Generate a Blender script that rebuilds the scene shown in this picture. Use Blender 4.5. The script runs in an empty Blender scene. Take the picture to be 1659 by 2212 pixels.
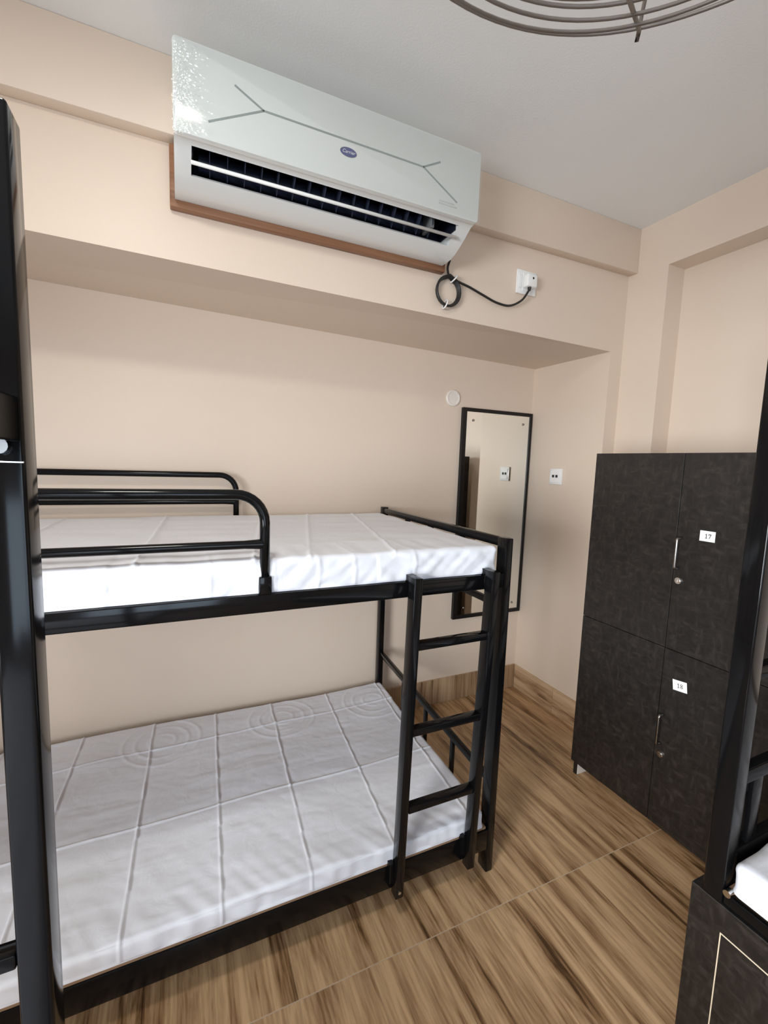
import bpy, bmesh, math, random
from mathutils import Vector, Matrix, noise
random.seed(7)
SC = bpy.context.scene
COL = SC.collection

# ------------------------------------------------------------------ camera
W, H, FPX = 1659, 2212, 963.86
PITCH, YAW, ROLL = .1089, .4297, .0339
fw = Vector((math.sin(YAW)*math.cos(PITCH), math.cos(YAW)*math.cos(PITCH), -math.sin(PITCH)))
rt = Vector((math.cos(YAW), -math.sin(YAW), 0)); upv = rt.cross(fw)
cr, sr = math.cos(ROLL), math.sin(ROLL)
rt, upv = cr*rt + sr*upv, -sr*rt + cr*upv
cam = bpy.data.cameras.new('camera'); camo = bpy.data.objects.new('camera', cam); COL.objects.link(camo)
cam.sensor_fit = 'HORIZONTAL'; cam.sensor_width = 36; cam.lens = FPX/W*36; cam.clip_start = .02
M4 = Matrix((rt, upv, -fw)).transposed().to_4x4(); M4.translation = (0, 0, 1.4); camo.matrix_world = M4
SC.camera = camo

# ------------------------------------------------------------------ world, lamps, exposure
wd = bpy.data.worlds.new('sky'); SC.world = wd; wd.use_nodes = True
wd.node_tree.nodes['Background'].inputs[0].default_value = (.75, .87, 1, 1)
wd.node_tree.nodes['Background'].inputs[1].default_value = 1.0
def area(name, loc, target, sx, sy, power, colr):
    l = bpy.data.lights.new(name, 'AREA'); l.shape = 'RECTANGLE'; l.size = sx; l.size_y = sy
    l.energy = power; l.color = colr
    o = bpy.data.objects.new(name, l); COL.objects.link(o); o.location = loc
    o.rotation_euler = (Vector(target)-Vector(loc)).to_track_quat('-Z', 'Y').to_euler()
    return o
wl = area('window_daylight', (-2.26, -.35, 1.15), (2.0, 1.2, .35), 1.9, 1.4, 112, (.94, .97, 1.0))
wl.data.spread = math.radians(100)
area('door_daylight', (-.30, -2.14, 1.15), (.35, 0, .45), 1.4, 1.4, 35, (.66, .82, 1.0))
area('ceiling_lamp', (-.2, .45, 2.53), (-.2, .45, 0), .25, .25, 13, (1, .97, .88))
SC.view_settings.view_transform = 'Standard'; SC.view_settings.look = 'None'
SC.view_settings.exposure = 0.02; SC.view_settings.gamma = 1; SC.view_settings.use_curve_mapping = False
try:
    SC.cycles.max_bounces = 10; SC.cycles.diffuse_bounces = 6; SC.cycles.glossy_bounces = 5
    SC.cycles.caustics_reflective = False; SC.cycles.caustics_refractive = False
    SC.cycles.sample_clamp_indirect = 6
except Exception: pass

# ------------------------------------------------------------------ materials
def mat(name, col, rough=.5, metal=0, spec=None, bump=None, coat=0):
    m = bpy.data.materials.new(name); m.use_nodes = True; nt = m.node_tree
    b = nt.nodes['Principled BSDF']
    b.inputs['Base Color'].default_value = (*col, 1); b.inputs['Roughness'].default_value = rough
    b.inputs['Metallic'].default_value = metal
    if spec is not None: b.inputs['Specular IOR Level'].default_value = spec
    if coat: b.inputs['Coat Weight'].default_value = coat
    if bump:
        scale, strength, dist = bump
        n = nt.nodes.new('ShaderNodeTexNoise'); n.inputs['Scale'].default_value = scale; n.inputs['Detail'].default_value = 4
        g = nt.nodes.new('ShaderNodeNewGeometry'); nt.links.new(g.outputs['Position'], n.inputs['Vector'])
        u = nt.nodes.new('ShaderNodeBump'); u.inputs['Strength'].default_value = strength; u.inputs['Distance'].default_value = dist
        nt.links.new(n.outputs['Fac'], u.inputs['Height']); nt.links.new(u.outputs['Normal'], b.inputs['Normal'])
    return m
def ramp(nt, fac, stops):
    r = nt.nodes.new('ShaderNodeValToRGB'); e = r.color_ramp.elements
    while len(e) < len(stops): e.new(.5)
    for k, (p, c) in zip(e, stops): k.position = p; k.color = (*c, 1)
    nt.links.new(fac, r.inputs['Fac']); return r.outputs['Color']

MWALL = mat('cream_wall_paint', (.71, .595, .49), .45, bump=(60, .08, .004))
MCEIL = mat('ceiling_paint', (.82, .835, .835), .6, bump=(160, .12, .003))
MBLACK = mat('gloss_black_enamel', (.0045, .0045, .005), .12, spec=.22, bump=(18, .03, .003))
MBLACK2 = mat('satin_black_frame', (.010, .009, .009), .3, spec=.25)
MWHITE = mat('white_plastic', (.83, .83, .82), .25)
MACW = mat('ac_white_gloss', (.76, .78, .77), .10)
MGREY = mat('ac_grey_line', (.27, .31, .31), .35)
MDARK = mat('vent_dark', (.006, .008, .018), .5)
MVANE = mat('vane_navy', (.03, .038, .07), .4)
MBLUE = mat('badge_blue', (.03, .04, .22), .3)
MCHROME = mat('chrome', (.75, .74, .72), .18, 1)
MHANDLE = mat('dark_nickel', (.33, .31, .29), .25, 1)
MWIRE = mat('fan_guard_wire', (.20, .175, .155), .4, .5)
MMIRROR = mat('mirror_silver', (.93, .94, .90), .01, 1)
MCABLE = mat('black_cable', (.012, .012, .012), .4)
MTAG = mat('paper_white', (.85, .85, .83), .7)
MINK = mat('ink_black', (.02, .02, .02), .7)
MPALE = mat('pale_board_edge', (.72, .60, .44), .6)
MPLY = mat('plywood_edge', (.27, .17, .10), .7)
MOFFW = mat('white_laminate', (.82, .80, .76), .5)
MGROUT = mat('tile_grout', (.60, .48, .35), .8)
MCAP = mat('cream_cap_plastic', (.78, .73, .67), .3)

def wood(name, axis, dark, mid, light, rough, k=1.0):
    m = bpy.data.materials.new(name); m.use_nodes = True; nt = m.node_tree; L = nt.links.new; N = nt.nodes.new
    b = nt.nodes['Principled BSDF']; b.inputs['Roughness'].default_value = rough; b.inputs['Specular IOR Level'].default_value = .35
    g = N('ShaderNodeNewGeometry'); oi = N('ShaderNodeObjectInfo')
    ad = N('ShaderNodeVectorMath'); ad.operation = 'MULTIPLY_ADD'
    cb = N('ShaderNodeCombineXYZ'); mm = N('ShaderNodeMath'); mm.operation = 'MULTIPLY'; mm.inputs[1].default_value = 17
    L(oi.outputs['Random'], mm.inputs[0])
    for i in range(3): L(mm.outputs[0], cb.inputs[i])
    ad.inputs[1].default_value = (1, 1, 1); L(g.outputs['Position'], ad.inputs[0]); L(cb.outputs[0], ad.inputs[2])
    s = {'Y': (17, 1.2, 17), 'X': (.9, 14, 14), 'Z': (12, 12, .9)}[axis]
    m1 = N('ShaderNodeVectorMath'); m1.operation = 'MULTIPLY'; m1.inputs[1].default_value = [v*k for v in s]; L(ad.outputs[0], m1.inputs[0])
    n1 = N('ShaderNodeTexNoise'); n1.inputs['Scale'].default_value = 1.0; n1.inputs['Detail'].default_value = 6
    n1.inputs['Roughness'].default_value = .62; n1.inputs['Distortion'].default_value = .9; L(m1.outputs[0], n1.inputs['Vector'])
    m2 = N('ShaderNodeVectorMath'); m2.operation = 'MULTIPLY'; m2.inputs[1].default_value = [v*8*k if v > 1 else v*3*k for v in s]; L(ad.outputs[0], m2.inputs[0])
    n2 = N('ShaderNodeTexNoise'); n2.inputs['Scale'].default_value = 1.0; n2.inputs['Detail'].default_value = 3; L(m2.outputs[0], n2.inputs['Vector'])
    # knots
    m3 = N('ShaderNodeVectorMath'); m3.operation = 'MULTIPLY'; m3.inputs[1].default_value = [v*.55 if v > 1 else v*2.6 for v in s]; L(ad.outputs[0], m3.inputs[0])
    vo = N('ShaderNodeTexVoronoi'); vo.inputs['Scale'].default_value = 1.0; L(m3.outputs[0], vo.inputs['Vector'])
    kc = N('ShaderNodeMapRange'); kc.inputs[1].default_value = 0; kc.inputs[2].default_value = .16; kc.inputs[3].default_value = -.16; kc.inputs[4].default_value = 0
    L(vo.outputs['Distance'], kc.inputs[0])
    mx = N('ShaderNodeMath'); mx.operation = 'MULTIPLY_ADD'; mx.inputs[1].default_value = .36; L(n2.outputs['Fac'], mx.inputs[0]); L(n1.outputs['Fac'], mx.inputs[2])
    m5 = N('ShaderNodeMath'); m5.operation = 'ADD'; L(mx.outputs[0], m5.inputs[0]); L(kc.outputs[0], m5.inputs[1])
    c = ramp(nt, m5.outputs[0], [(.47, dark), (.575, mid), (.67, [(a+b_)/2 for a, b_ in zip(mid, light)]), (.81, light)])
    L(c, b.inputs['Base Color'])
    u = N('ShaderNodeBump'); u.inputs['Strength'].default_value = .12; u.inputs['Distance'].default_value = .002
    L(m5.outputs[0], u.inputs['Height']); L(u.outputs['Normal'], b.inputs['Normal'])
    return m
MFLOOR = wood('wood_look_tile', 'Y', (.075, .036, .014), (.29, .165, .078), (.64, .43, .24), .36)
MSKIRTY = wood('wood_look_skirting', 'Y', (.13, .07, .035), (.38, .24, .135), (.62, .45, .28), .4)
MSKIRTZ = wood('wood_look_skirting_upright', 'Z', (.10, .055, .03), (.30, .185, .10), (.52, .37, .23), .4)
MBOARD = wood('brown_board', 'X', (.12, .05, .025), (.20, .09, .045), (.28, .14, .075), .35)

def laminate():
    m = bpy.data.materials.new('charcoal_laminate'); m.use_nodes = True; nt = m.node_tree; L = nt.links.new; N = nt.nodes.new
    b = nt.nodes['Principled BSDF']; b.inputs['Roughness'].default_value = .42
    g = N('ShaderNodeNewGeometry')
    outs = []
    for sc in ((26, 26, 62), (62, 62, 24)):
        mv = N('ShaderNodeVectorMath'); mv.operation = 'MULTIPLY'; mv.inputs[1].default_value = sc; L(g.outputs['Position'], mv.inputs[0])
        n = N('ShaderNodeTexNoise'); n.inputs['Scale'].default_value = 1; n.inputs['Detail'].default_value = 3; n.inputs['Distortion'].default_value = .5
        L(mv.outputs[0], n.inputs['Vector']); outs.append(n.outputs['Fac'])
    mx = N('ShaderNodeMath'); mx.operation = 'MAXIMUM'; L(outs[0], mx.inputs[0]); L(outs[1], mx.inputs[1])
    L(ramp(nt, mx.outputs[0], [(.42, (.008, .0068, .0062)), (.58, (.015, .0125, .011)), (.78, (.032, .027, .023))]), b.inputs['Base Color'])
    u = N('ShaderNodeBump'); u.inputs['Strength'].default_value = .25; u.inputs['Distance'].default_value = .002
    L(mx.outputs[0], u.inputs['Height']); L(u.outputs['Normal'], b.inputs['Normal'])
    return m
MLAM = laminate()

def sheetmat():
    m = mat('white_cotton_sheet', (.745, .77, .835), .85); nt = m.node_tree; L = nt.links.new; N = nt.nodes.new
    b = nt.nodes['Principled BSDF']; g = N('ShaderNodeNewGeometry')
    n = N('ShaderNodeTexNoise'); n.inputs['Scale'].default_value = 16; n.inputs['Detail'].default_value = 5; n.inputs['Distortion'].default_value = 1.2
    L(g.outputs['Position'], n.inputs['Vector'])
    u = N('ShaderNodeBump'); u.inputs['Strength'].default_value = .22; u.inputs['Distance'].default_value = .006
    L(n.outputs['Fac'], u.inputs['Height']); L(u.outputs['Normal'], b.inputs['Normal'])
    try: b.inputs['Sheen Weight'].default_value = .15
    except Exception: pass
    return m
MSHEET = sheetmat()

def filmmat(name, t):
    m = bpy.data.materials.new(name); m.use_nodes = True; nt = m.node_tree; nt.nodes.clear(); N = nt.nodes.new; L = nt.links.new
    o = N('ShaderNodeOutputMaterial'); mx = N('ShaderNodeMixShader'); tr = N('ShaderNodeBsdfTransparent'); gl = N('ShaderNodeBsdfGlossy')
    gl.inputs['Roughness'].default_value = .12; gl.inputs['Color'].default_value = (.95, 1, .98, 1); tr.inputs['Color'].default_value = (.985, 1, .995, 1)
    fr = N('ShaderNodeLayerWeight'); fr.inputs['Blend'].default_value = .5
    pw = N('ShaderNodeMath'); pw.operation = 'POWER'; pw.inputs[1].default_value = 3.5; L(fr.outputs['Facing'], pw.inputs[0])
    ad = N('ShaderNodeMath'); ad.operation = 'ADD'; ad.inputs[1].default_value = t; L(pw.outputs[0], ad.inputs[0])
    L(ad.outputs[0], mx.inputs[0]); L(tr.outputs[0], mx.inputs[1]); L(gl.outputs[0], mx.inputs[2]); L(mx.outputs[0], o.inputs['Surface'])
    return m
MFILM = filmmat('clear_plastic_film', .17)

# ------------------------------------------------------------------ mesh helpers
def obj(name, bm, m, parent=None, smooth=None, label=None):
    me = bpy.data.meshes.new(name); bm.normal_update(); bm.to_mesh(me); bm.free()
    for mm in (m if isinstance(m, (list, tuple)) else [m]): me.materials.append(mm)
    o = bpy.data.objects.new(name, me); COL.objects.link(o)
    if parent: o.parent = parent; o.matrix_parent_inverse = Matrix.Identity(4); o.location = -world_loc(parent)
    if smooth is not None: me.shade_smooth() if smooth is True else smooth_by(me, smooth)
    if label: o['label'] = label
    return o
def world_loc(p):
    v = Vector((0, 0, 0))
    while p is not None: v = v + Vector(p.location); p = p.parent
    return v
def smooth_by(me, ang):
    me.shade_smooth()
    try: me.set_sharp_from_angle(angle=ang)
    except Exception: pass
def thing(name, label, cat, loc=(0, 0, 0), group=None):
    o = bpy.data.objects.new(name, None); COL.objects.link(o); o.location = loc; o.empty_display_size = .05
    o['label'] = label; o['category'] = cat
    if group: o['group'] = group
    return o
def tag(o, label, cat, group=None):
    o['label'] = label; o['category'] = cat
    if group: o['group'] = group
    return o
def struct(o): o['kind'] = 'structure'; return o
def bx(x0, x1, y0, y1, z0, z1, bev=0, bm=None, seg=2, mi=0):
    t = bmesh.new()
    vs = [t.verts.new((x, y, z)) for x in (x0, x1) for y in (y0, y1) for z in (z0, z1)]
    for f in ((0, 1, 3, 2), (4, 6, 7, 5), (0, 4, 5, 1), (2, 3, 7, 6), (0, 2, 6, 4), (1, 5, 7, 3)):
        t.faces.new([vs[i] for i in f])
    bmesh.ops.recalc_face_normals(t, faces=t.faces)
    if bev: bmesh.ops.bevel(t, geom=list(t.edges), offset=bev, segments=seg, profile=.5, affect='EDGES')
    for f in t.faces: f.material_index = mi
    return merge(bm, t)
def merge(bm, t):
    if bm is None: return t
    me = bpy.data.meshes.new('tmp'); t.to_mesh(me); t.free(); bm.from_mesh(me); bpy.data.meshes.remove(me); return bm
def hexa(p, bm=None, bev=0):
    """box from 8 points: bottom ring 4, top ring 4"""
    t = bmesh.new(); v = [t.verts.new(q) for q in p]
    for f in ((3, 2, 1, 0), (4, 5, 6, 7), (0, 1, 5, 4), (1, 2, 6, 5), (2, 3, 7, 6), (3, 0, 4, 7)): t.faces.new([v[i] for i in f])
    bmesh.ops.recalc_face_normals(t, faces=t.faces)
    if bev: bmesh.ops.bevel(t, geom=list(t.edges), offset=bev, segments=2, profile=.5, affect='EDGES')
    return merge(bm, t)
def tube(pts, r, n=10, bm=None, closed=False, cap=True):
    t = bmesh.new(); pts = [Vector(p) for p in pts]; m = len(pts); rings = []; pu = None
    for i, p in enumerate(pts):
        a = pts[i-1] if (i > 0 or closed) else p; b = pts[(i+1) % m] if (i < m-1 or closed) else p
        d = (b-a).normalized()
        if pu is None: pu = d.orthogonal().normalized()
        u = (pu - d*pu.dot(d)).normalized(); pu = u; w = d.cross(u)
        rr = r[i] if isinstance(r, (list, tuple)) else r
        rings.append([t.verts.new(p + rr*(math.cos(2*math.pi*k/n)*u + math.sin(2*math.pi*k/n)*w)) for k in range(n)])
    for i in range(m if closed else m-1):
        A, B = rings[i], rings[(i+1) % m]
        off = 0
        if closed and i == m-1:
            off = min(range(n), key=lambda k: (B[k].co-A[0].co).length)
        for k in range(n): t.faces.new((A[k], A[(k+1) % n], B[(k+1+off) % n], B[(k+off) % n]))
    if cap and not closed: t.faces.new(rings[0][::-1]); t.faces.new(rings[-1])
    bmesh.ops.recalc_face_normals(t, faces=t.faces)
    return merge(bm, t)
def cyl(a, b, r, n=20, bm=None): return tube([a, b], r, n, bm)
def arcpts(c, r, a0, a1, n, U, V):
    return [Vector(c) + r*(math.cos(a0+(a1-a0)*i/n)*Vector(U) + math.sin(a0+(a1-a0)*i/n)*Vector(V)) for i in range(n+1)]
def prism(poly, frame, t0, t1, bm=None, mi=0):
    """poly in (a,b), frame(a,b,c)->world, extruded c from t0 to t1"""
    t = bmesh.new(); A = [t.verts.new(frame(a, b, t0)) for a, b in poly]; B = [t.verts.new(frame(a, b, t1)) for a, b in poly]
    t.faces.new(A); t.faces.new(B[::-1]); n = len(poly)
    for i in range(n): t.faces.new((A[i], B[i], B[(i+1) % n], A[(i+1) % n]))
    bmesh.ops.recalc_face_normals(t, faces=t.faces)
    for f in t.faces: f.material_index = mi
    return merge(bm, t)
def spline(pts, n=8):
    P = [Vector(p) for p in pts]; out = []
    for i in range(len(P)-1):
        p0, p1, p2, p3 = P[max(i-1, 0)], P[i], P[i+1], P[min(i+2, len(P)-1)]
        for k in range(n):
            s = k/n
            out.append(.5*((2*p1)+(p2-p0)*s+(2*p0-5*p1+4*p2-p3)*s*s+(3*p1-p0-3*p2+p3)*s**3))
    return out+[P[-1]]

# ------------------------------------------------------------------ room shell
YB, YF, YU, XR, XR2, XR3, ZC = 2.138, 1.616, 1.568, 1.940, 2.022, 2.136, 2.550
XL, YFR = -2.3, -2.2
ZS = dict(fl=2.010, fr=1.984, bl=2.034, br=1.988)          # soffit corners, a little out of level as seen
fl = struct(obj('floor', bx(XL, 2.3, YFR, 2.2, -.06, -.0008), MGROUT))
xs = [1.462 + .2*k for k in range(-19, 5)]
base = None
for k, x in enumerate(xs):
    for ya, yb in ((-2.6, -1.4), (-1.4, -.2), (-.2, 1.0), (1.0, 2.2)):
        a, b_, c, d = max(x, XL)+.0004, min(x+.2, 2.3)-.0004, max(ya, YFR)+.0016, min(yb, 2.2)-.0016
        if b_-a < .01: continue
        obj('tile', bx(a, b_, c, d, -.0007, .0002, .0003, seg=1), MFLOOR, fl)
struct(obj('ceiling', bx(XL, 2.3, YFR, 2.2, ZC, ZC+.06), MCEIL))
struct(obj('wall_back', bx(XL, 2.3, YB, YB+.1, 0, 2.3), MWALL))
struct(obj('wall_left', bx(XL-.1, XL, YFR, 2.2, 0, ZC), MWALL))
# right wall: recess cheek, pillar, set-back panel, beam over it
bm = bx(XR, 2.4, YF, YB, 0, 1.984)
bx(XR2, 2.4, 1.416, YF+.001, 0, ZC, bm=bm)
bx(XR3, 2.4, YFR, 1.4165, 0, ZC, bm=bm)
struct(obj('wall_right', bm, MWALL))
struct(obj('trim_1', bx(XR2, XR3+.01, YFR, 1.416, 2.336, ZC), MWALL))
# deep header over the recess with its soffit, then the shallow upper beam
def lerp(a, b, x): t = (x+.45)/(1.94+.45); return a+(b-a)*t
x0, x1 = XL, 2.05
hd = hexa([(x0, YF, lerp(ZS['fl'], ZS['fr'], x0)), (XR, YF, ZS['fr']), (XR, YB, ZS['br']), (x0, YB, lerp(ZS['bl'], ZS['br'], x0)),
           (x0, YF, ZC), (XR, YF, ZC), (XR, YB, ZC), (x0, YB, ZC)])
bx(XR, XR2+.02, YF, YB, 1.984, ZC, bm=hd)
struct(obj('trim_2', hd, MWALL))
bm = hexa([(x0, YU, 2.327), (XR2, YU, 2.350), (XR2, YF, 2.350), (x0, YF, 2.327), (x0, YU, ZC), (XR2, YU, ZC), (XR2, YF, ZC), (x0, YF, ZC)], bev=.004)
struct(obj('trim_3', bm, MWALL, smooth=.6))
# front wall behind the camera with its glazed door opening
bm = bx(XL, -1.1, YFR-.12, YFR, 0, ZC)
bx(.4, 2.3, YFR-.12, YFR, 0, ZC, bm=bm); bx(-1.1, .4, YFR-.12, YFR, 0, .5, bm=bm); bx(-1.1, .4, YFR-.12, YFR, 2.2, ZC, bm=bm)
struct(obj('wall_front', bm, MWALL))
bm = bx(-1.1, -1.05, YFR-.09, YFR-.03, .5, 2.2)
for a in ((.35, .40, .5, 2.2), (-1.05, .35, .5, .55), (-1.05, .35, 2.15, 2.2)): bx(a[0], a[1], YFR-.09, YFR-.03, a[2], a[3], bm=bm)
struct(obj('window_1', bm, MOFFW))
bm = bx(XL+.001, XL+.02, -1.35, -1.30, .45, 1.92)
for a in ((.60, .65, .45, 1.92), (-1.30, .60, .45, .50), (-1.30, .60, 1.87, 1.92)): bx(XL+.001, XL+.02, a[0], a[1], a[2], a[3], bm=bm)
struct(obj('window_2', bm, MOFFW))
# skirting tiles
sk = struct(obj('baseboard_back', bx(XL, XR, YB-.004, YB, 0, .150), MGROUT))
edges = [XL, -1.65, -1.05, -.45, .15, .75, 1.24, XR-.011]
for a, b_ in zip(edges, edges[1:]): obj('tile', bx(a+.001, b_-.001, YB-.012, YB-.003, .0005, .150, .0012, seg=1), MSKIRTZ, sk)
sk = struct(obj('baseboard_right', bx(XR-.004, XR, YF, YB-.012, 0, .148), MGROUT))
for a, b_ in ((YF, 1.80), (1.80, YB-.013)): obj('tile', bx(XR-.011, XR-.003, a+.0008, b_-.0008, .0005, .149, .0012, seg=1), MSKIRTY, sk)
sk = struct(obj('baseboard_left', bx(XL, XL+.01, YFR, YB, 0, .148), MSKIRTY))

# ------------------------------------------------------------------ mattresses
def mattress(name, x0, x1, y0, y1, z0, z1, r, step, disp, label, group=None, skew=0):
    t = bmesh.new(); ins = (x0+r, x1-r, y0+r, y1-r, z0, z1-r)
    def cl(v, a, b): return min(max(v, a), b)
    def place(x, y, z):
        q = Vector((cl(x, ins[0], ins[1]), cl(y, ins[2], ins[3]), cl(z, -9, ins[5]))); d = Vector((x, y, z))-q
        n = d.normalized(); p = q+n*r
        p += n*disp(p, n) if p.z > z0+.004 else Vector((0, 0, 0))
        if skew: p.x += skew*(y1-p.y)/(y1-y0)*cl((p.x-x0)/(x1-x0), 0, 1)
        return p
    def grid(f, na, nb):
        V = [[t.verts.new(f(i/na, j/nb)) for j in range(nb+1)] for i in range(na+1)]
        for i in range(na):
            for j in range(nb): t.faces.new((V[i][j], V[i+1][j], V[i+1][j+1], V[i][j+1]))
    nx, ny, nz = int((x1-x0)/step), int((y1-y0)/step), max(4, int((z1-z0)/step))
    X = lambda s: x0+(x1-x0)*s
    Y = lambda s: y0+(y1-y0)*s
    Z = lambda s: z0+(z1-z0)*s
    grid(lambda a, b: place(X(a), Y(b), z1), nx, ny)
    grid(lambda a, b: place(X(a), y0, Z(b)), nx, nz); grid(lambda a, b: place(X(a), y1, Z(b)), nx, nz)
    grid(lambda a, b: place(x0, Y(a), Z(b)), ny, nz); grid(lambda a, b: place(x1, Y(a), Z(b)), ny, nz)
    bmesh.ops.remove_doubles(t, verts=t.verts, dist=.0004)
    bmesh.ops.recalc_face_normals(t, faces=t.faces)
    o = obj(name, t, MSHEET, smooth=True)
    return tag(o, label, 'mattress', group)
def seg(p, a, b):
    a, b = Vector(a), Vector(b); d = b-a; s = max(0, min(1, (p-a).dot(d)/d.dot(d))); return (p-a-d*s).length
def ridge(d, w, h): return h*math.exp(-(d/w)**2) if d < 3*w else 0
LONG = [((-.95, 1.862), (.97, 1.912)), ((-.95, 1.470), (.97, 1.496))]
TRANS = [((-.116, 2.1), (-.138, 1.0)), ((.134, 2.1), (.100, 1.0)), ((.382, 2.1), (.344, 1.0)), ((.656, 2.1), (.612, 1.0)), ((-.375, 2.1), (-.40, 1.0)), ((-.64, 2.1), (-.66, 1.0)), ((.93, 2.1), (.90, 1.0))]
RINGS = [(.41, 1.93), (-.08, 1.93), (.86, 1.93)]
def disp_low(p, n):
    q = Vector((p.x, p.y)); h = 0
    wob = .006*noise.noise(Vector((p.x*6, p.y*6, 3)))
    top = max(0, n.z)
    for k, (a, b) in enumerate(LONG): h += ridge(seg(q, a, b), .0034, .0040)*top
    for k, (a, b) in enumerate(TRANS):
        w = wob if k in (2, 6) else wob*.3
        d = seg(Vector((p.x+w, p.y)), a, b); h += ridge(d, .0035, .0044)*(.8 if n.z < .5 else 1)
        sx = (p.x - (a[0]+(b[0]-a[0])*(2.1-p.y)/1.1))
        if 0 < sx < .03: h -= .0032*math.exp(-sx/.009)*top
    for c in RINGS:
        d = (q-Vector(c)).length
        for rr in (.05, .10, .145): h += ridge(abs(d-rr), .007, .0016)*top
    h += .0028*noise.noise(Vector((p.x*5, p.y*15, 1)))*top + .0024*max(0, noise.noise(Vector((p.x*6+60*wob, p.y*26, 7)))-.12)*top + .0007*noise.noise(Vector((p.x*30, p.y*44, 3)))*top
    e = math.exp(-max(0, p.y-1.12)/.10)
    h += e*.0055*noise.noise(Vector((p.x*26+p.y*16, p.y*5, p.z*10)))
    if n.z < .7 and p.y < 1.3: h += .006*noise.noise(Vector((p.x*16+p.z*22, 2, p.z*12)))
    h += .010*noise.noise(Vector((p.x*2.2, p.y*2.6, 5)))*top
    return h
UF = [((.56, 2.12), (.30, 1.10)), ((.345, 2.12), (.16, 1.10)), ((.78, 2.12), (.55, 1.10)), ((-.05, 2.1), (-.10, 1.1)), ((-.40, 2.1), (-.42, 1.1))]
UX = (-.155, .063, .213, .33, .43, .62)
def disp_up(p, n):
    q = Vector((p.x, p.y)); top = max(0, n.z); h = 0
    for a, b in UF: h += ridge(seg(q, a, b), .0045, .0042)*top
    if p.y < 1.3:
        for x in UX: h += ridge(abs(p.x-x+.006*noise.noise(Vector((x*9, p.z*14, 0)))), .0042, .0034)*(1-top*.7)
        h += (1-top*.6)*(.0075*noise.noise(Vector((p.x*11+p.z*14, 9, p.z*9)))+.004*noise.noise(Vector((p.x*30-p.z*30, 4, p.z*16))))
        if p.x > .5: h += .008*noise.noise(Vector((p.x*18+p.z*26, 5, p.z*6)))*(1-top)
    h += .0035*noise.noise(Vector((p.x*5, p.y*12, 2)))*top
    return h
GM = 'white sheeted mattresses of the middle bunk'
mattress('mattress', -.90, .962, 1.116, 2.075, .174, .229, .013, .0036, disp_low, 'white sheeted mattress with sharp square fold creases on the lowest berth near the floor', GM, skew=-.035)
mattress('mattress', -.88, .925, 1.122, 2.058, 1.0635, 1.150, .020, .005, disp_up, 'white sheeted mattress on the upper berth behind the curved guard rail', GM)

# ------------------------------------------------------------------ main bunk bed
bed = thing('bunk_bed', 'low glossy black steel bunk bed with attached ladder, standing under the air conditioner', 'bunk bed', (.957, 1.135, 0))
BV = .0035
XLB = -.91
for (xa, ya, yb, zt) in ((.943, 1.112, 1.158, 1.174), (.944, 2.066, 2.106, 1.176), (XLB, 1.112, 1.158, 1.174), (XLB, 2.066, 2.106, 1.176)):
    obj('post', bx(xa, xa+.028, ya, yb, 0, zt, BV), MBLACK, bed, smooth=.6)
for (ya, yb) in ((1.112, 1.137), (2.078, 2.103)):
    obj('side_rail', bx(XLB+.0285, .9425, ya, yb, 1.015, 1.0625, BV), MBLACK, bed, smooth=.6)
    obj('side_rail', bx(XLB+.0285, .9425, ya, yb, .088, .165, BV), MBLACK, bed, smooth=.6)
obj('plywood_base', bx(XLB+.03, .935, 1.117, 2.077, .1655, .1735), MPLY, bed)
obj('plywood_base', bx(XLB+.03, .925, 1.138, 2.077, 1.045, 1.0630), MPLY, bed)
for xe, s in ((.945, 1), (XLB+.002, 0)):
    obj('end_rail', bx(xe, xe+.024, 1.1585, 2.0655, 1.143, 1.172, BV), MBLACK, bed, smooth=.6)
    obj('end_rail', bx(xe+.002, xe+.022, 1.1585, 2.0655, .935, .957, BV), MBLACK, bed, smooth=.6)
    if s:
        for y in (1.822, 1.611, 1.395): obj('end_slat', bx(xe+.003, xe+.021, y-.012, y+.012, .957, 1.1435, .002), MBLACK, bed, smooth=.6)
    lo = hexa([(xe+.004, 1.1585, .316), (xe+.024, 1.1585, .316), (xe+.024, 2.0655, .384), (xe+.004, 2.0655, .384),
               (xe+.004, 1.1585, .338), (xe+.024, 1.1585, .338), (xe+.024, 2.0655, .406), (xe+.004, 2.0655, .406)], bev=.002)
    obj('lower_end_rail', lo, MBLACK, bed, smooth=.6)
    obj('lower_end_rail', bx(xe+.004, xe+.024, 1.1585, 2.0655, .10, .135, .002), MBLACK, bed, smooth=.6)
    if s:
        for y in (1.80, 1.585, 1.372):
            zt = .316+(y-1.1585)/.907*.068
            obj('end_slat', bx(xe+.007, xe+.021, y-.009, y+.009, .1345, zt+.003, .002), MBLACK, bed, smooth=.6)
def guard(y, x0, x1, zt, zl, r1, r2, zb, zs):
    pts = [(x0, y, zb)] + arcpts((x0+.07, y, zt-.07), .07, math.pi, math.pi/2, 8, (1, 0, 0), (0, 0, 1)) + \
          arcpts((x1-.07, y, zt-.07), .07, math.pi/2, 0, 8, (1, 0, 0), (0, 0, 1)) + [(x1, y, zb)]
    g = obj('guard_rail', tube(pts, r1, 14), MBLACK, bed, smooth=True)
    obj('crossbar', tube([(x0+r1*.5, y, zl), (x0+.03, y, zl), (x1-.05, y, zl), (x1-r1*.5, y, zl)], [r2*1.0, r2, r2, r2*1.25], 12), MBLACK, g, smooth=.8)
    for xx in (x0, x1): obj('socket', bx(xx-.0155, xx+.0155, y-.0155, y+.0155, zb-.001, zs, .003), MBLACK, g, smooth=.6)
guard(1.124, -.80, .190, 1.313, 1.189, .0125, .0105, 1.0635, 1.108)
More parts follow.
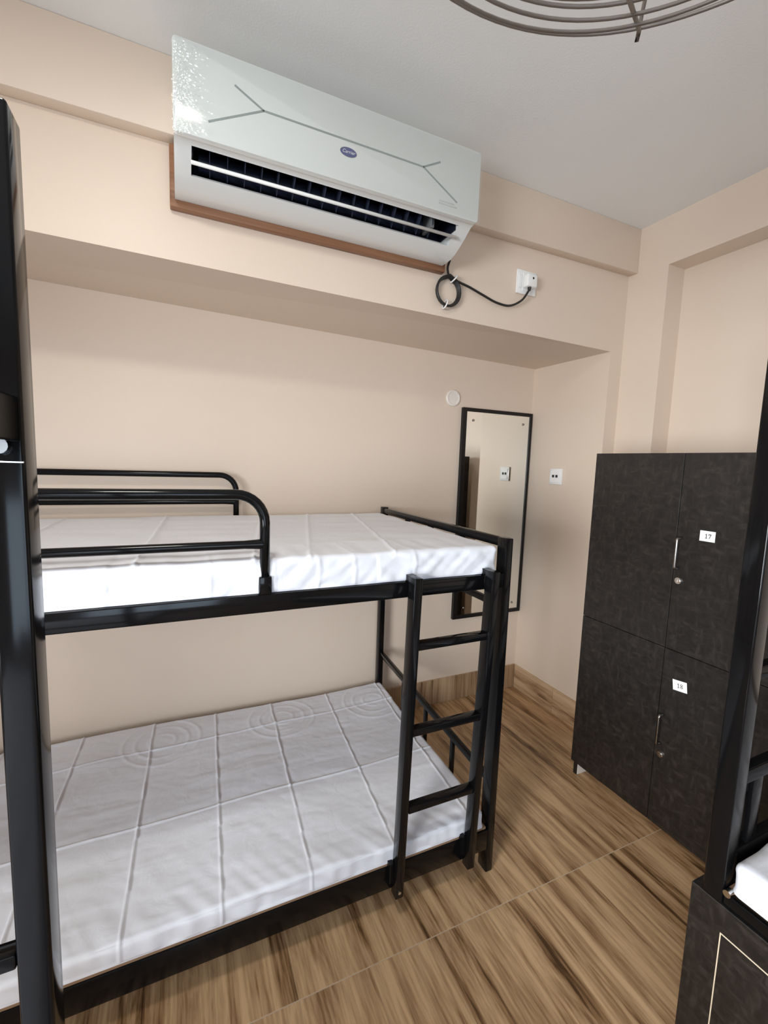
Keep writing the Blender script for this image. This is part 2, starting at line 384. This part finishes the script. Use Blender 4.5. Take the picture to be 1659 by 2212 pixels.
guard(2.090, -.82, .226, 1.324, 1.206, .0125, .0105, 1.0635, 1.11)
# ladder hooked on the right-hand end of the front rails
lad = bpy.data.objects.new('ladder', None); COL.objects.link(lad); lad.parent = bed; lad.location = Vector((.72, 1.085, .06))-Vector(bed.location)
for (xt, xb) in ((.588, .576), (.857, .839)):
    yt, yb_ = 1.060, 1.078
    s = hexa([(xb, yb_, .080), (xb+.027, yb_, .080), (xb+.027, yb_+.033, .080), (xb, yb_+.033, .080),
              (xt, yt, 1.083), (xt+.027, yt, 1.083), (xt+.027, yt+.040, 1.083), (xt, yt+.040, 1.083)], bev=.003)
    obj('stile', s, MBLACK, lad, smooth=.6)
    sect_h = [(yt+.036, 1.083), (1.150, 1.083), (1.150, 1.03), (1.138, 1.03), (1.138, 1.0635), (yt+.036, 1.0635)]
    obj('hook', prism(sect_h, lambda a, b, c: (c, a, b), xt+.002, xt+.025), MBLACK, lad)
    sect_l = [(yb_+.020, .185), (1.128, .185), (1.128, .1658), (1.1115, .1658), (1.1115, .120), (yb_+.020, .120)]
    obj('hook', prism(sect_l, lambda a, b, c: (c, a, b), xb-.013, xb+.0005), MBLACK, lad)
obj('bolt', cyl((.5895, 1.0765, .100), (.5895, 1.0815, .100), .005, 12), MCHROME, lad, smooth=.6)
for z in (.868, .603, .353):
    f = (z-.066)/1.017; y = 1.078-.018*f
    obj('rung', bx(.586+.022+.005*f, .848+.012*f, y+.004, y+.032, z, z+.023, .003), MBLACK, lad, smooth=.6)

# ------------------------------------------------------------------ tall bunk on the left, its far end frame reaching into view
tb = thing('bunk_bed', 'tall gloss black bunk bed post and rail at the left edge nearest the viewer', 'bunk bed', (-.175, .65, 0), 'tall black bunk beds beside the aisle')
def tall_post(name, x, y0, y1, z0, z1, parent, w=.030, bev=.005):
    return obj(name, bx(x, x+w, y0, y1, z0, z1, bev, seg=3), MBLACK, parent, smooth=.6)
p0 = tall_post('post', -.1965, .632, .680, 0, 1.766, tb, .0365, .004)
obj('joint_collar', bx(-.1970, -.1610, .6312, .640, 1.3862, 1.3885, .0006), MCHROME, p0)
obj('reflection_plate', hexa([(-.190, .627, 1.418), (-.1635, .627, 1.419), (-.1635, .633, 1.419), (-.190, .633, 1.418),
                         (-.190, .627, 1.468), (-.1690, .627, 1.456), (-.1690, .633, 1.456), (-.190, .633, 1.468)], bev=.002), mat('post_reflection_grey', (.055, .050, .042), .45), p0)  # thin added plate, its dull tone paints the grey reflection on the gloss post
obj('clamp_bolt', cyl((-.181, .622, 1.405), (-.181, .633, 1.405), .009, 14), MHANDLE, p0, smooth=.6)
for x, ys in ((-1.10, (.632,)), (-.191, (-1.32,)), (-1.10, (-1.32,))):
    for y in ys: tall_post('post', x, y, y+.048, 0, 1.766, tb)
for z in (.752,): obj('end_rail', bx(-1.0695, -.1966, .632, .657, z, z+.0205, .0025), MBLACK, tb, smooth=.6)
obj('end_rail', bx(-1.0695, -.1966, .640, .672, .42, .49, .0025), MBLACK, tb, smooth=.6)
obj('end_rail', bx(-1.0695, -.1966, .640, .672, 1.50, 1.53, .0025), MBLACK, tb, smooth=.6)
for x in (-.189, -1.098):
    obj('side_rail', bx(x, x+.026, -1.2715, .6315, .42, .49, .003), MBLACK, tb, smooth=.6)
    obj('side_rail', bx(x, x+.026, -1.2715, .6315, 1.41, 1.46, .003), MBLACK, tb, smooth=.6)
obj('plywood_base', bx(-1.07, -.19, -1.27, .63, .478, .4905), MPLY, tb)
obj('plywood_base', bx(-1.07, -.19, -1.27, .63, 1.440, 1.4605), MPLY, tb)
def disp_plain(p, n): return .004*noise.noise(Vector((p.x*9, p.y*7, 3))) + .003*noise.noise(Vector((p.x*22, p.y*14, p.z*20)))
mattress('mattress', -1.09, -.175, -1.265, .62, .492, .555, .025, .03, disp_plain, 'white sheeted mattress on the lower berth of the tall bunk beside the left foreground post')

# ------------------------------------------------------------------ storage bunk on the right
cb = thing('storage_cabinet', 'dark charcoal under-bed cabinet with a pale outlined door at the lower right corner', 'cabinet', (1.5, -.3, 0))
obj('carcass', bx(1.0955, 2.05, -1.35, .559, 0, .4358, .0015, seg=1), MLAM, cb)
for ya in (.4905, -.145):
    yb_ = ya-.60
    inl = bmesh.new()
    for a in ((yb_, ya, .370, .3725), (yb_, ya, .05, .0525)): bx(1.0945, 1.0956, a[0], a[1], a[2], a[3], bm=inl)
    for yy in (ya-.0025, yb_): bx(1.0945, 1.0956, yy, yy+.0025, .0525, .370, bm=inl)
    d = obj('door', bx(1.0938, 1.0956, yb_+.0026, ya-.0026, .0527, .3698, .0006, seg=1), MLAM, cb)
    obj('pale_edge', inl, MPALE, d, label='pale bare edge around the dark door')
rb = thing('bunk_bed', 'tall black bunk bed standing on the dark cabinet at the right edge', 'bunk bed', (1.119, .516, .436), 'tall black bunk beds beside the aisle')
p1 = tall_post('post', 1.096, .496, .537, .4362, 1.80, rb, .046, .004)
for x, y in ((1.99, .496), (1.096, -1.33), (1.99, -1.33)): tall_post('post', x, y, y+.041, .4362, 1.80, rb, .046, .004)
for z0, z1 in ((.706, .738), (.955, .982), (.4675, .545)):
    obj('end_rail', bx(1.1425, 1.9895, .503, .530, z0, z1, .003), MBLACK, rb, smooth=.6)
obj('end_rail', bx(1.1425, 1.9895, .503, .530, 1.40, 1.46, .003), MBLACK, rb, smooth=.6)
obj('end_bar', bx(1.192, 1.230, .505, .528, .5445, .7065, .003), MBLACK, rb, smooth=.6)
for x in (1.100, 2.004):
    obj('side_rail', bx(x, x+.026, -1.2885, .4955, .4362, .4665, .003), MBLACK, rb, smooth=.6)
    obj('side_rail', bx(x, x+.026, -1.2885, .4955, 1.40, 1.46, .003), MBLACK, rb, smooth=.6)
obj('corner_bolt', cyl((1.096, .488, .470), (1.112, .488, .470), .008, 14), MCHROME, rb, smooth=.6)
obj('plywood_base', bx(1.116, 2.012, -1.285, .494, .4668, .4748), MPLY, rb)
obj('plywood_base', bx(1.127, 2.003, -1.285, .494, 1.42, 1.455), MPLY, rb)
def disp_r(p, n): return disp_plain(p, n) + .008*noise.noise(Vector((p.y*14+p.z*20, p.x*10, 4)))*(1 if n.z < .8 else .4)
mattress('mattress', 1.104, 1.985, -1.28, .489, .4755, .548, .022, .010, disp_r, 'bright white sheeted mattress at the right edge on the bed above the dark cabinet')

# ------------------------------------------------------------------ lockers
XK, YK0, YKM, YK1, ZK0, ZK1, ZKM = 1.626, .636, 1.009, 1.379, .068, 1.472, .757
lk = thing('locker', 'tall dark charcoal laminate locker unit numbered 17 and 18 against the right wall', 'locker', (1.82, 1.0, 0))
for ya, yb_ in ((YK1-.018, YK1), (YK0, YK0+.018)):
    s = obj('side_panel', bx(XK+.0195, XR2-.004, ya, yb_, 0, ZK1), MLAM, lk)
obj('inner_lining', bx(XK+.024, 1.98, YK1-.0205, YK1-.0182, .001, ZK1-.03), MOFFW, lk, label='white inner face of the side panel')
obj('inner_lining', bx(XK+.024, 1.98, YK0+.0182, YK0+.0205, .001, ZK1-.03), MOFFW, lk, label='white inner face of the side panel')
obj('top_panel', bx(XK+.0195, XR2-.004, YK0+.019, YK1-.019, ZK1-.018, ZK1), MLAM, lk)
obj('bottom_panel', bx(XK+.03, 1.98, YK0+.021, YK1-.021, ZK0+.002, ZK0+.02), MOFFW, lk)
obj('shelf', bx(XK+.03, 1.98, YK0+.021, YK1-.021, ZKM-.009, ZKM+.009), MOFFW, lk)
obj('divider', bx(XK+.0195, 1.98, YKM-.009, YKM+.009, ZK0+.02, ZK1-.018), MLAM, lk)
obj('back_panel', bx(1.981, 1.99, YK0+.019, YK1-.019, ZK0, ZK1-.018), MOFFW, lk)
def FX(y, z):                                                # frame on the locker front: a to the viewer's right (-y), b up, c outwards (-x)
    return lambda a, b, c: (XK-c, y-a, z+b)
def digit(ch, a0, h, rot, bm, fr):
    w = h*.58
    def T(a, b): ca, sa = math.cos(rot), math.sin(rot); a += a0; return (a*ca-b*sa, a*sa+b*ca)
    def quad(*q): prism([T(*p) for p in q], fr, .0011, .0014, bm)
    if ch == '1':
        quad((w*.40, 0), (w*.62, 0), (w*.62, h), (w*.40, h)); quad((w*.12, 0), (w*.9, 0), (w*.9, h*.1), (w*.12, h*.1)); quad((w*.12, h*.72), (w*.40, h*.86), (w*.40, h), (w*.12, h*.82))
    elif ch == '7':
        quad((w*.05, h*.84), (w, h*.84), (w, h), (w*.05, h)); quad((w*.05, h*.68), (w*.18, h*.68), (w*.18, h*.84), (w*.05, h*.84)); quad((w*.22, 0), (w*.44, 0), (w, h*.86), (w*.78, h*.86))
    else:
        for cy, ry in ((h*.26, h*.26), (h*.76, h*.24)):
            for k in range(14):
                t0, t1 = 2*math.pi*k/14, 2*math.pi*(k+1)/14
                o = lambda t, s: (w*.5+(w*.46*s)*math.cos(t), cy+ry*(s if s == 1 else .66)*math.sin(t))
                quad(o(t0, .56), o(t0, 1), o(t1, 1), o(t1, .56))
for (ya, yb_) in ((YKM+.0012, YK1+.001), (YK0-.001, YKM-.0012)):
    for (za, zb, num) in ((ZKM+.0012, ZK1, '17'), (ZK0, ZKM-.0012, '18')):
        d = obj('door', bx(XK, XK+.0185, ya, yb_, za, zb, .0008, seg=1), MLAM, lk)
        if yb_ > 1.1: continue
        yh, zl, zh, zk = (.991, 1.060, 1.170, 1.016) if num == '17' else (.988, .392, .505, .350)
        pts = [(XK+.001, yh, zl)] + arcpts((XK-.016, yh, zl+.008), .008, -math.pi/2, -math.pi, 5, (1, 0, 0), (0, 0, 1)) + \
              arcpts((XK-.016, yh, zh-.008), .008, math.pi, math.pi/2, 5, (1, 0, 0), (0, 0, 1)) + [(XK+.001, yh, zh)]
        obj('handle', tube(pts, .0050, 10), MHANDLE, d, smooth=True, label='slim metal pull handle')
        b_ = cyl((XK+.001, yh-.006, zk), (XK-.006, yh-.006, zk), .0115, 22); tube([(XK-.006, yh-.006, zk), (XK-.009, yh-.006, zk)], .0075, 18, bm=b_)
        bx(XK-.0098, XK-.0088, yh-.0068, yh-.0052, zk-.005, zk+.005, bm=b_)
        obj('lock', b_, MCHROME, d, smooth=.6, label='round metal cam lock')
        cy, cz, rot, w, h = (.906, 1.190, .0, .049, .036) if num == '17' else (.941, .638, .14, .050, .038)
        fr = FX(cy, cz); ca, sa = math.cos(rot), math.sin(rot)
        R = lambda a, b: (a*ca-b*sa, a*sa+b*ca)
        obj('number_tag', prism([R(-w/2, -h/2), R(w/2, -h/2), R(w/2, h/2), R(-w/2, h/2)], fr, .0002, .0011), MTAG, d, label='white paper tag')
        ink = bmesh.new(); hh = .0155
        digit('1', -.008, hh, rot, ink, FX(cy, cz-hh*.5)); digit(num[1], .003, hh, rot, ink, FX(cy, cz-hh*.5))
        obj('number', ink, MINK, d, label='black printed number ' + num)

# ------------------------------------------------------------------ mirror
mr = thing('wall_mirror', 'tall black framed mirror hung on the back wall beside the corner', 'mirror', (1.68, 2.12, 1.1))
x0, x1, z0, z1, b_ = 1.434, 1.929, .505, 1.724, .022
for a in ((x0, x0+.026, z0, z1), (x1-.014, x1, z0, z1), (x0+.026, x1-.014, z1-.020, z1), (x0+.026, x1-.014, z0, z0+.022)):
    obj('frame_bar', bx(a[0], a[1], 2.116, YB-.0005, a[2], a[3], .0015), MBLACK2, mr)
obj('mirror_glass', bx(x0+.022, x1-.010, 2.1225, 2.130, z0+.018, z1-.016), MMIRROR, mr)
for x, z in ((1.507, 1.657), (1.866, 1.657), (1.868, .566), (1.512, .566)):
    obj('mirror_screw', cyl((x, 2.1222, z), (x, 2.118, z), .0065, 14), MHANDLE, mr, smooth=.6)

# ------------------------------------------------------------------ small wall fittings
rc = thing('round_cover', 'small round cream cover plate on the back wall above the mirror', 'cover plate', (1.373, YB, 1.769))
prof = [(.045, 0), (.045, .007), (.039, .011), (.034, .0105), (.032, .0075), (.0, .0085)]
t = bmesh.new(); rings = []
for r_, d in prof: rings.append([t.verts.new((1.373+r_*math.cos(k*math.tau/32), YB-.0003-d, 1.769+r_*math.sin(k*math.tau/32))) for k in range(32)] if r_ else [t.verts.new((1.373, YB-d, 1.769))])
for A, B in zip(rings, rings[1:]):
    for k in range(32): t.faces.new((A[k], A[(k+1) % 32], B[(k+1) % 32], B[k]) if len(B) > 1 else (A[k], A[(k+1) % 32], B[0]))
bmesh.ops.recalc_face_normals(t, faces=t.faces)
obj('cap', t, MCAP, rc, smooth=.5)
ol = thing('wall_socket', 'small square white twin outlet plate on the right recess wall beside the mirror', 'socket', (XR, 1.902, 1.358))
obj('plate', bx(XR-.010, XR-.0003, 1.857, 1.947, 1.313, 1.403, .003), MWHITE, ol, smooth=.6)
obj('insert', bx(XR-.0125, XR-.0098, 1.870, 1.934, 1.326, 1.390, .001), MWHITE, ol)
for y in (1.917, 1.892): obj('outlet_hole', bx(XR-.0135, XR-.0122, y-.0075, y+.0075, 1.352, 1.367, .002), MINK, ol, label='black socket opening')
for z in (1.380, 1.345, 1.336): obj('marking', bx(XR-.0130, XR-.0124, 1.888, 1.924, z-.0015, z+.0015), MCAP, ol)
ps = thing('wall_socket', 'white power socket plate on the header wall right of the air conditioner', 'socket', (1.382, YF, 2.2))
obj('plate', bx(1.328, 1.434, YF-.009, YF-.0003, 2.150, 2.248, .003), MWHITE, ps, smooth=.6)
obj('insert', bx(1.358, 1.427, YF-.0115, YF-.0088, 2.162, 2.236, .001), MWHITE, ps)
obj('switch', bx(1.335, 1.353, YF-.012, YF-.0088, 2.172, 2.226, .002), MWHITE, ps)

# ------------------------------------------------------------------ air conditioner
wb = tag(obj('mounting_board', bx(-.017, .955, YF-.030, YF-.0005, 2.150, 2.3265, .004), MBOARD, smooth=.6), 'brown wooden board fixed to the wall behind the air conditioner', 'board')
ac = thing('air_conditioner', 'white split air conditioner with grey line pattern mounted high on the header wall', 'air conditioner', (.47, 1.567, 2.3))
AX0, AX1, YBK = -.003, .940, 1.5665
def sect(poly, x0, x1, bm=None, mi=0): return prism(poly, lambda a, b, c: (c, a, b), x0, x1, bm, mi)
under = [(1.399, 2.231), (1.415, 2.222), (1.433, 2.210), (1.472, 2.189), (1.500, 2.177), (1.525, 2.1712), (1.552, 2.1700), (1.584, 2.1712)]
VT, VB = (1.405, 2.2285), (1.472, 2.189)
body = sect([(1.379, 2.450), (1.379, 2.2320), (1.399, 2.2310), (1.415, 2.222), (1.433, 2.210), (1.472, 2.189), (1.500, 2.177), (1.525, 2.1712), (1.552, 2.170), (YBK+.0185, 2.1712), (YBK+.0185, 2.3260), (YBK, 2.3262), (YBK, 2.450)], AX0, .040)
sect([(1.379, 2.450), (1.379, 2.2320), (1.399, 2.2310), (1.415, 2.222), (1.433, 2.210), (1.472, 2.189), (1.500, 2.177), (1.525, 2.1712), (1.552, 2.170), (YBK+.0185, 2.1712), (YBK+.0185, 2.3260), (YBK, 2.3262), (YBK, 2.450)], .893, AX1, bm=body)
sect([(1.379, 2.450), (1.379, 2.2320), (1.399, 2.231), (1.405, 2.2285), (1.410, 2.236), (1.395, 2.250), (1.395, 2.430), (YBK, 2.430), (YBK, 2.450)], .040, .893, bm=body)
sect([(1.472, 2.189), (1.500, 2.177), (1.525, 2.1712), (1.552, 2.170), (YBK+.0185, 2.1712), (YBK+.0185, 2.180), (1.520, 2.185), (1.478, 2.196)], .040, .893, bm=body)
obj('body', body, MACW, ac, smooth=.5)
cav = sect([(1.410, 2.300), (1.402, 2.245), (1.396, 2.245), (1.396, 2.310), (1.565, 2.310), (1.565, 2.181), (1.520, 2.186), (1.482, 2.196), (1.500, 2.200), (1.545, 2.200), (1.545, 2.300)], .0405, .8925)
obj('vent_cavity', cav, MDARK, ac, label='dark air outlet cavity')
obj('fan_roller', cyl((.06, 1.515, 2.252), (.80, 1.515, 2.252), .026, 20), MVANE, ac, smooth=.6)
xv = .085
while xv < .80:
    lean = .004 if xv < .5 else .012
    v = hexa([(xv, 1.418, 2.226), (xv+.0016, 1.418, 2.226), (xv+.0016+lean, 1.478, 2.199), (xv+lean, 1.478, 2.199),
              (xv+lean, 1.425, 2.276), (xv+lean+.0016, 1.425, 2.276), (xv+lean+.0016, 1.498, 2.262), (xv+lean, 1.498, 2.262)])
    obj('vane', v, MVANE, ac); xv += .0475
obj('vent_end_plate', bx(.8885, .8927, 1.424, 1.560, 2.2215, 2.300), MDARK, ac)
obj('vent_end_plate', bx(.0403, .0440, 1.424, 1.560, 2.2215, 2.300), MDARK, ac)
obj('vane_end', bx(.797, .812, 1.432, 1.50, 2.214, 2.280, .004), mat('vane_end_grey', (.16, .17, .17), .5), ac)
obj('louver', hexa([(.038, 1.414, 2.2085), (.897, 1.414, 2.2085), (.897, 1.452, 2.1895), (.038, 1.452, 2.1895),
                    (.038, 1.416, 2.2135), (.897, 1.416, 2.2135), (.897, 1.454, 2.1945), (.038, 1.454, 2.1945)], bev=.0015) if 0 else
    tube([(.038, 1.428, 2.2005), (.897, 1.428, 2.2005)], .0052, 10), MACW, ac, smooth=True)
pn = bx(AX0-.001, AX1+.001, 1.361, 1.3785, 2.2285, 2.4505, 0)
vert = [e for e in pn.edges if abs(e.verts[0].co.y-e.verts[1].co.y) > .01]
bmesh.ops.bevel(pn, geom=vert, offset=.010, segments=4, profile=.5, affect='EDGES')
bmesh.ops.bevel(pn, geom=[e for e in pn.edges if all(abs(v.co.y-1.361) < 1e-4 for v in e.verts)], offset=.003, segments=2, profile=.5, affect='EDGES')
panel = obj('front_panel', pn, MACW, ac, smooth=.6)
def FP(a, b, c): return (a, 1.361-c, b)
ln = bmesh.new()
for (a, b) in (((.222, 2.345), (.721, 2.345)), ((.222, 2.345), (.146, 2.383)), ((.222, 2.345), (.080, 2.273)), ((.721, 2.345), (.783, 2.377)), ((.721, 2.345), (.853, 2.271))):
    a, b = Vector(a), Vector(b); d = (b-a).normalized(); n = Vector((-d.y, d.x))*.0027
    prism([tuple(a+n-d*.001), tuple(a-n-d*.001), tuple(b-n), tuple(b+n)], FP, .0001, .0006, ln)
obj('line_pattern', ln, MGREY, panel, label='thin grey angular decorative lines')
el = [(.468+.0255*math.cos(k*math.tau/40), 2.313+.0125*math.sin(k*math.tau/40)) for k in range(40)]
bd = prism(el, FP, .0001, .0012)
el2 = [(.468+.0268*math.cos(k*math.tau/40), 2.313+.0136*math.sin(k*math.tau/40)) for k in range(40)]
prism(el2, FP, .00005, .0007, bd, mi=1)
obj('badge', bd, [MBLUE, MCHROME], panel, label='blue oval maker badge with white lettering')
fc = bpy.data.curves.new('lettering', 'FONT'); fc.body = 'Carrier'; fc.size = .0135; fc.shear = .3; fc.align_x = 'CENTER'; fc.align_y = 'CENTER'; fc.extrude = .0003
fo = bpy.data.objects.new('lettering', fc); COL.objects.link(fo); bpy.context.view_layer.update()
tm = bpy.data.meshes.new_from_object(fo.evaluated_get(bpy.context.evaluated_depsgraph_get())); bpy.data.objects.remove(fo)
t = bmesh.new(); t.from_mesh(tm)
for v in t.verts: v.co = Vector((.468+v.co.x, 1.361-.0013-v.co.z, 2.3135+v.co.y))
obj('lettering', t, MTAG, panel, label='white lettering on the badge')
sm = bmesh.new()
for r_, (xa, xb) in enumerate(((.785, .842), (.783, .850))):
    x = xa; 
    while x < xb: bx(x, x+.0045, 1.3602, 1.3609, 2.2595-r_*.008, 2.2640-r_*.008, bm=sm); x += .0065
obj('printed_mark', sm, mat('pale_grey_print', (.52, .53, .52), .5), panel, label='faint grey print near the lower right corner')
# crinkled protective film still stuck on the left end of the panel
t = bmesh.new(); NA, NB = 220, 170; V = []
for i in range(NA+1):
    row = []
    for j in range(NB+1):
        a, b = (i/NA)**1.5*4, j/NB; x = AX0-.0035+.2380*a; z = 2.224+.2265*b
        e = math.exp(-a*4.2)
        ang = math.atan2(b-.36, a+.06); rad = math.hypot(b-.36, a+.06)
        wa = .5*noise.noise(Vector((a*7, b*7, 11)))
        r1 = (1-abs(noise.noise(Vector((ang*7+wa, rad*3, 0)))))**7; r2 = (1-abs(noise.noise(Vector((a*20+wa*3, b*30+wa*3, 3)))))**6
        h = e*(.0080*r1+.0062*r2+.0030*noise.noise(Vector((a*50, b*70, 8))))*min(1, 9*(1-b)+.05, 9*b+.1, 12*a+.15)
        row.append(t.verts.new((x, 1.3585-max(h, -.0012)*1.0-.0012*e, z)))
    V.append(row)
for i in range(NA):
    for j in range(NB): t.faces.new((V[i][j], V[i+1][j], V[i+1][j+1], V[i][j+1]))
bmesh.ops.recalc_face_normals(t, faces=t.faces)
t.normal_update()
if sum(f.normal.y for f in t.faces) > 0: bmesh.ops.reverse_faces(t, faces=t.faces)
obj('protective_film', t, MFILM, panel, smooth=True, label='clear crinkled protective film on the left end')
# power lead with its coil and plug
cbp = thing('power_cable', 'black power lead hanging in a tied coil from the air conditioner to the wall socket', 'cable', (.98, 1.605, 2.09))
yc = 1.598
coil = []
for k in range(0, 3*24+1):
    a = math.pi/2 - k*math.tau/24; rr = 1+.06*math.sin(k*.7)
    coil.append((.981+.050*math.cos(a)*(1+.04*(k//24)), yc+.008-.006*(k//24), 2.088+.052*math.sin(a)*(1+.04*(k//24))))
lead = spline([(.958, 1.560, 2.186), (.965, 1.585, 2.170), (.978, yc, 2.150), (.981, yc, 2.1405)], 6) + [Vector(p) for p in coil[1:]] + \
    spline([coil[-1], (1.02, yc-.004, 2.132), (1.08, yc, 2.122), (1.15, yc, 2.103), (1.22, yc, 2.086), (1.29, yc, 2.086), (1.345, yc-.008, 2.115), (1.374, 1.583, 2.158), (1.378, 1.580, 2.172)], 8)[1:]
obj('lead', tube(lead, .0046, 10), MCABLE, cbp, smooth=True)
for (cx, cz, ang) in ((1.003, 2.138, .9), (.968, 2.036, -1.9)):
    obj('cable_tie', tube([(cx+.017*math.cos(ang)*math.cos(a), yc-.001+.016*math.sin(a), cz+.017*math.sin(ang)*math.cos(a)) for a in [k*math.tau/18 for k in range(18)]], .003, 6, closed=True), MWHITE, cbp, smooth=True)
pl = bx(1.355, 1.412, 1.572, YF-.0117, 2.172, 2.226, .008, seg=3)
plug = obj('plug', pl, MWHITE, cbp, smooth=.7, label='white moulded plug')
obj('plug_mark', cyl((1.386, 1.5722, 2.207), (1.386, 1.5712, 2.207), .0045, 14), MINK, plug)
obj('strain_relief', tube([(1.378, 1.585, 2.176), (1.377, 1.584, 2.158)], [.0085, .0062], 12), MCABLE, plug, smooth=.6)

# ------------------------------------------------------------------ ceiling fan with wire guard
fan = thing('ceiling_fan', 'caged fan with bare wire guard rings hanging from the ceiling above the viewer', 'fan', (.382, .229, ZC))
RN = [(.382, .229, 2.050, .379), (.350, .229, 1.990, .320), (.349, .229, 1.980, .293), (.335, .229, 1.962, .262), (.319, .229, 1.940, .236), (.31, .229, 1.930, .17), (.305, .229, 1.925, .10)]
for i, (x, y, z, r) in enumerate(RN):
    pts = [(x+r*math.cos(k*math.tau/96), y+r*math.sin(k*math.tau/96), z) for k in range(96)]
    obj('guard_ring', tube(pts, .0023 if i else .0026, 8, closed=True), MWIRE, fan, smooth=True)
for k in range(6):
    a = math.radians(50)+k*math.tau/6
    pts = [(x+r*math.cos(a)*1.0, y+r*math.sin(a), z-.003) for x, y, z, r in (RN[0], RN[4], RN[6])]
    tip = Vector(pts[0])+Vector((math.cos(a)*.014, math.sin(a)*.014, -.004))
    back = [tip, (.382+.370*math.cos(a), .229+.370*math.sin(a), 2.062), (.382+.25*math.cos(a), .229+.25*math.sin(a), 2.12), (.382+.07*math.cos(a), .229+.07*math.sin(a), 2.16)]
    obj('guard_spoke', tube(list(reversed(pts))+back, .0028, 8), MWIRE, fan, smooth=True)
MFAN = mat('fan_grey', (.35, .35, .36), .4)
obj('hub_cap', tube([(.305, .229, 1.918), (.305, .229, 1.932)], .105, 32), MFAN, fan, smooth=.6)
obj('motor', tube([(.382, .229, 2.05), (.382, .229, 2.06), (.382, .229, 2.17), (.382, .229, 2.18)], [.05, .075, .085, .05], 28), MFAN, fan, smooth=.6)
obj('down_rod', cyl((.382, .229, 2.17), (.382, .229, ZC-.03), .013, 16), MFAN, fan, smooth=.6)
obj('canopy', tube([(.382, .229, ZC-.05), (.382, .229, ZC-.0005)], [.03, .06], 24), MFAN, fan, smooth=.6)
for k in range(3):
    a = k*math.tau/3+.35; u = Vector((math.cos(a), math.sin(a), 0)); w = Vector((-math.sin(a), math.cos(a), 0)); c = Vector((.382, .229, 2.06))
    q = lambda s, t_, h: tuple(c+u*s+w*t_+Vector((0, 0, h)))
    obj('blade', hexa([q(.06, -.03, -.012), q(.29, -.065, -.02), q(.29, .055, .02), q(.06, .03, .012), q(.06, -.03, -.009), q(.29, -.065, -.017), q(.29, .055, .023), q(.06, .03, .015)], bev=.001), MFAN, fan)
t = bmesh.new(); V = []
for i in range(25):
    row = []
    for j in range(17):
        a, b = i/24, j/16
        x = .50+.10*a+.01*noise.noise(Vector((a*5, b*5, 1))); y = .43+.075*b-.03*a+.008*noise.noise(Vector((a*6, b*6, 4)))
        row.append(t.verts.new((x, y, 2.068+.012*noise.noise(Vector((a*7, b*7, 9))))))
    V.append(row)
for i in range(24):
    for j in range(16): t.faces.new((V[i][j], V[i+1][j], V[i+1][j+1], V[i][j+1]))
obj('plastic_wrap', t, filmmat('fan_wrap_film', .18), fan, smooth=True, label='torn clear plastic wrap caught in the guard')
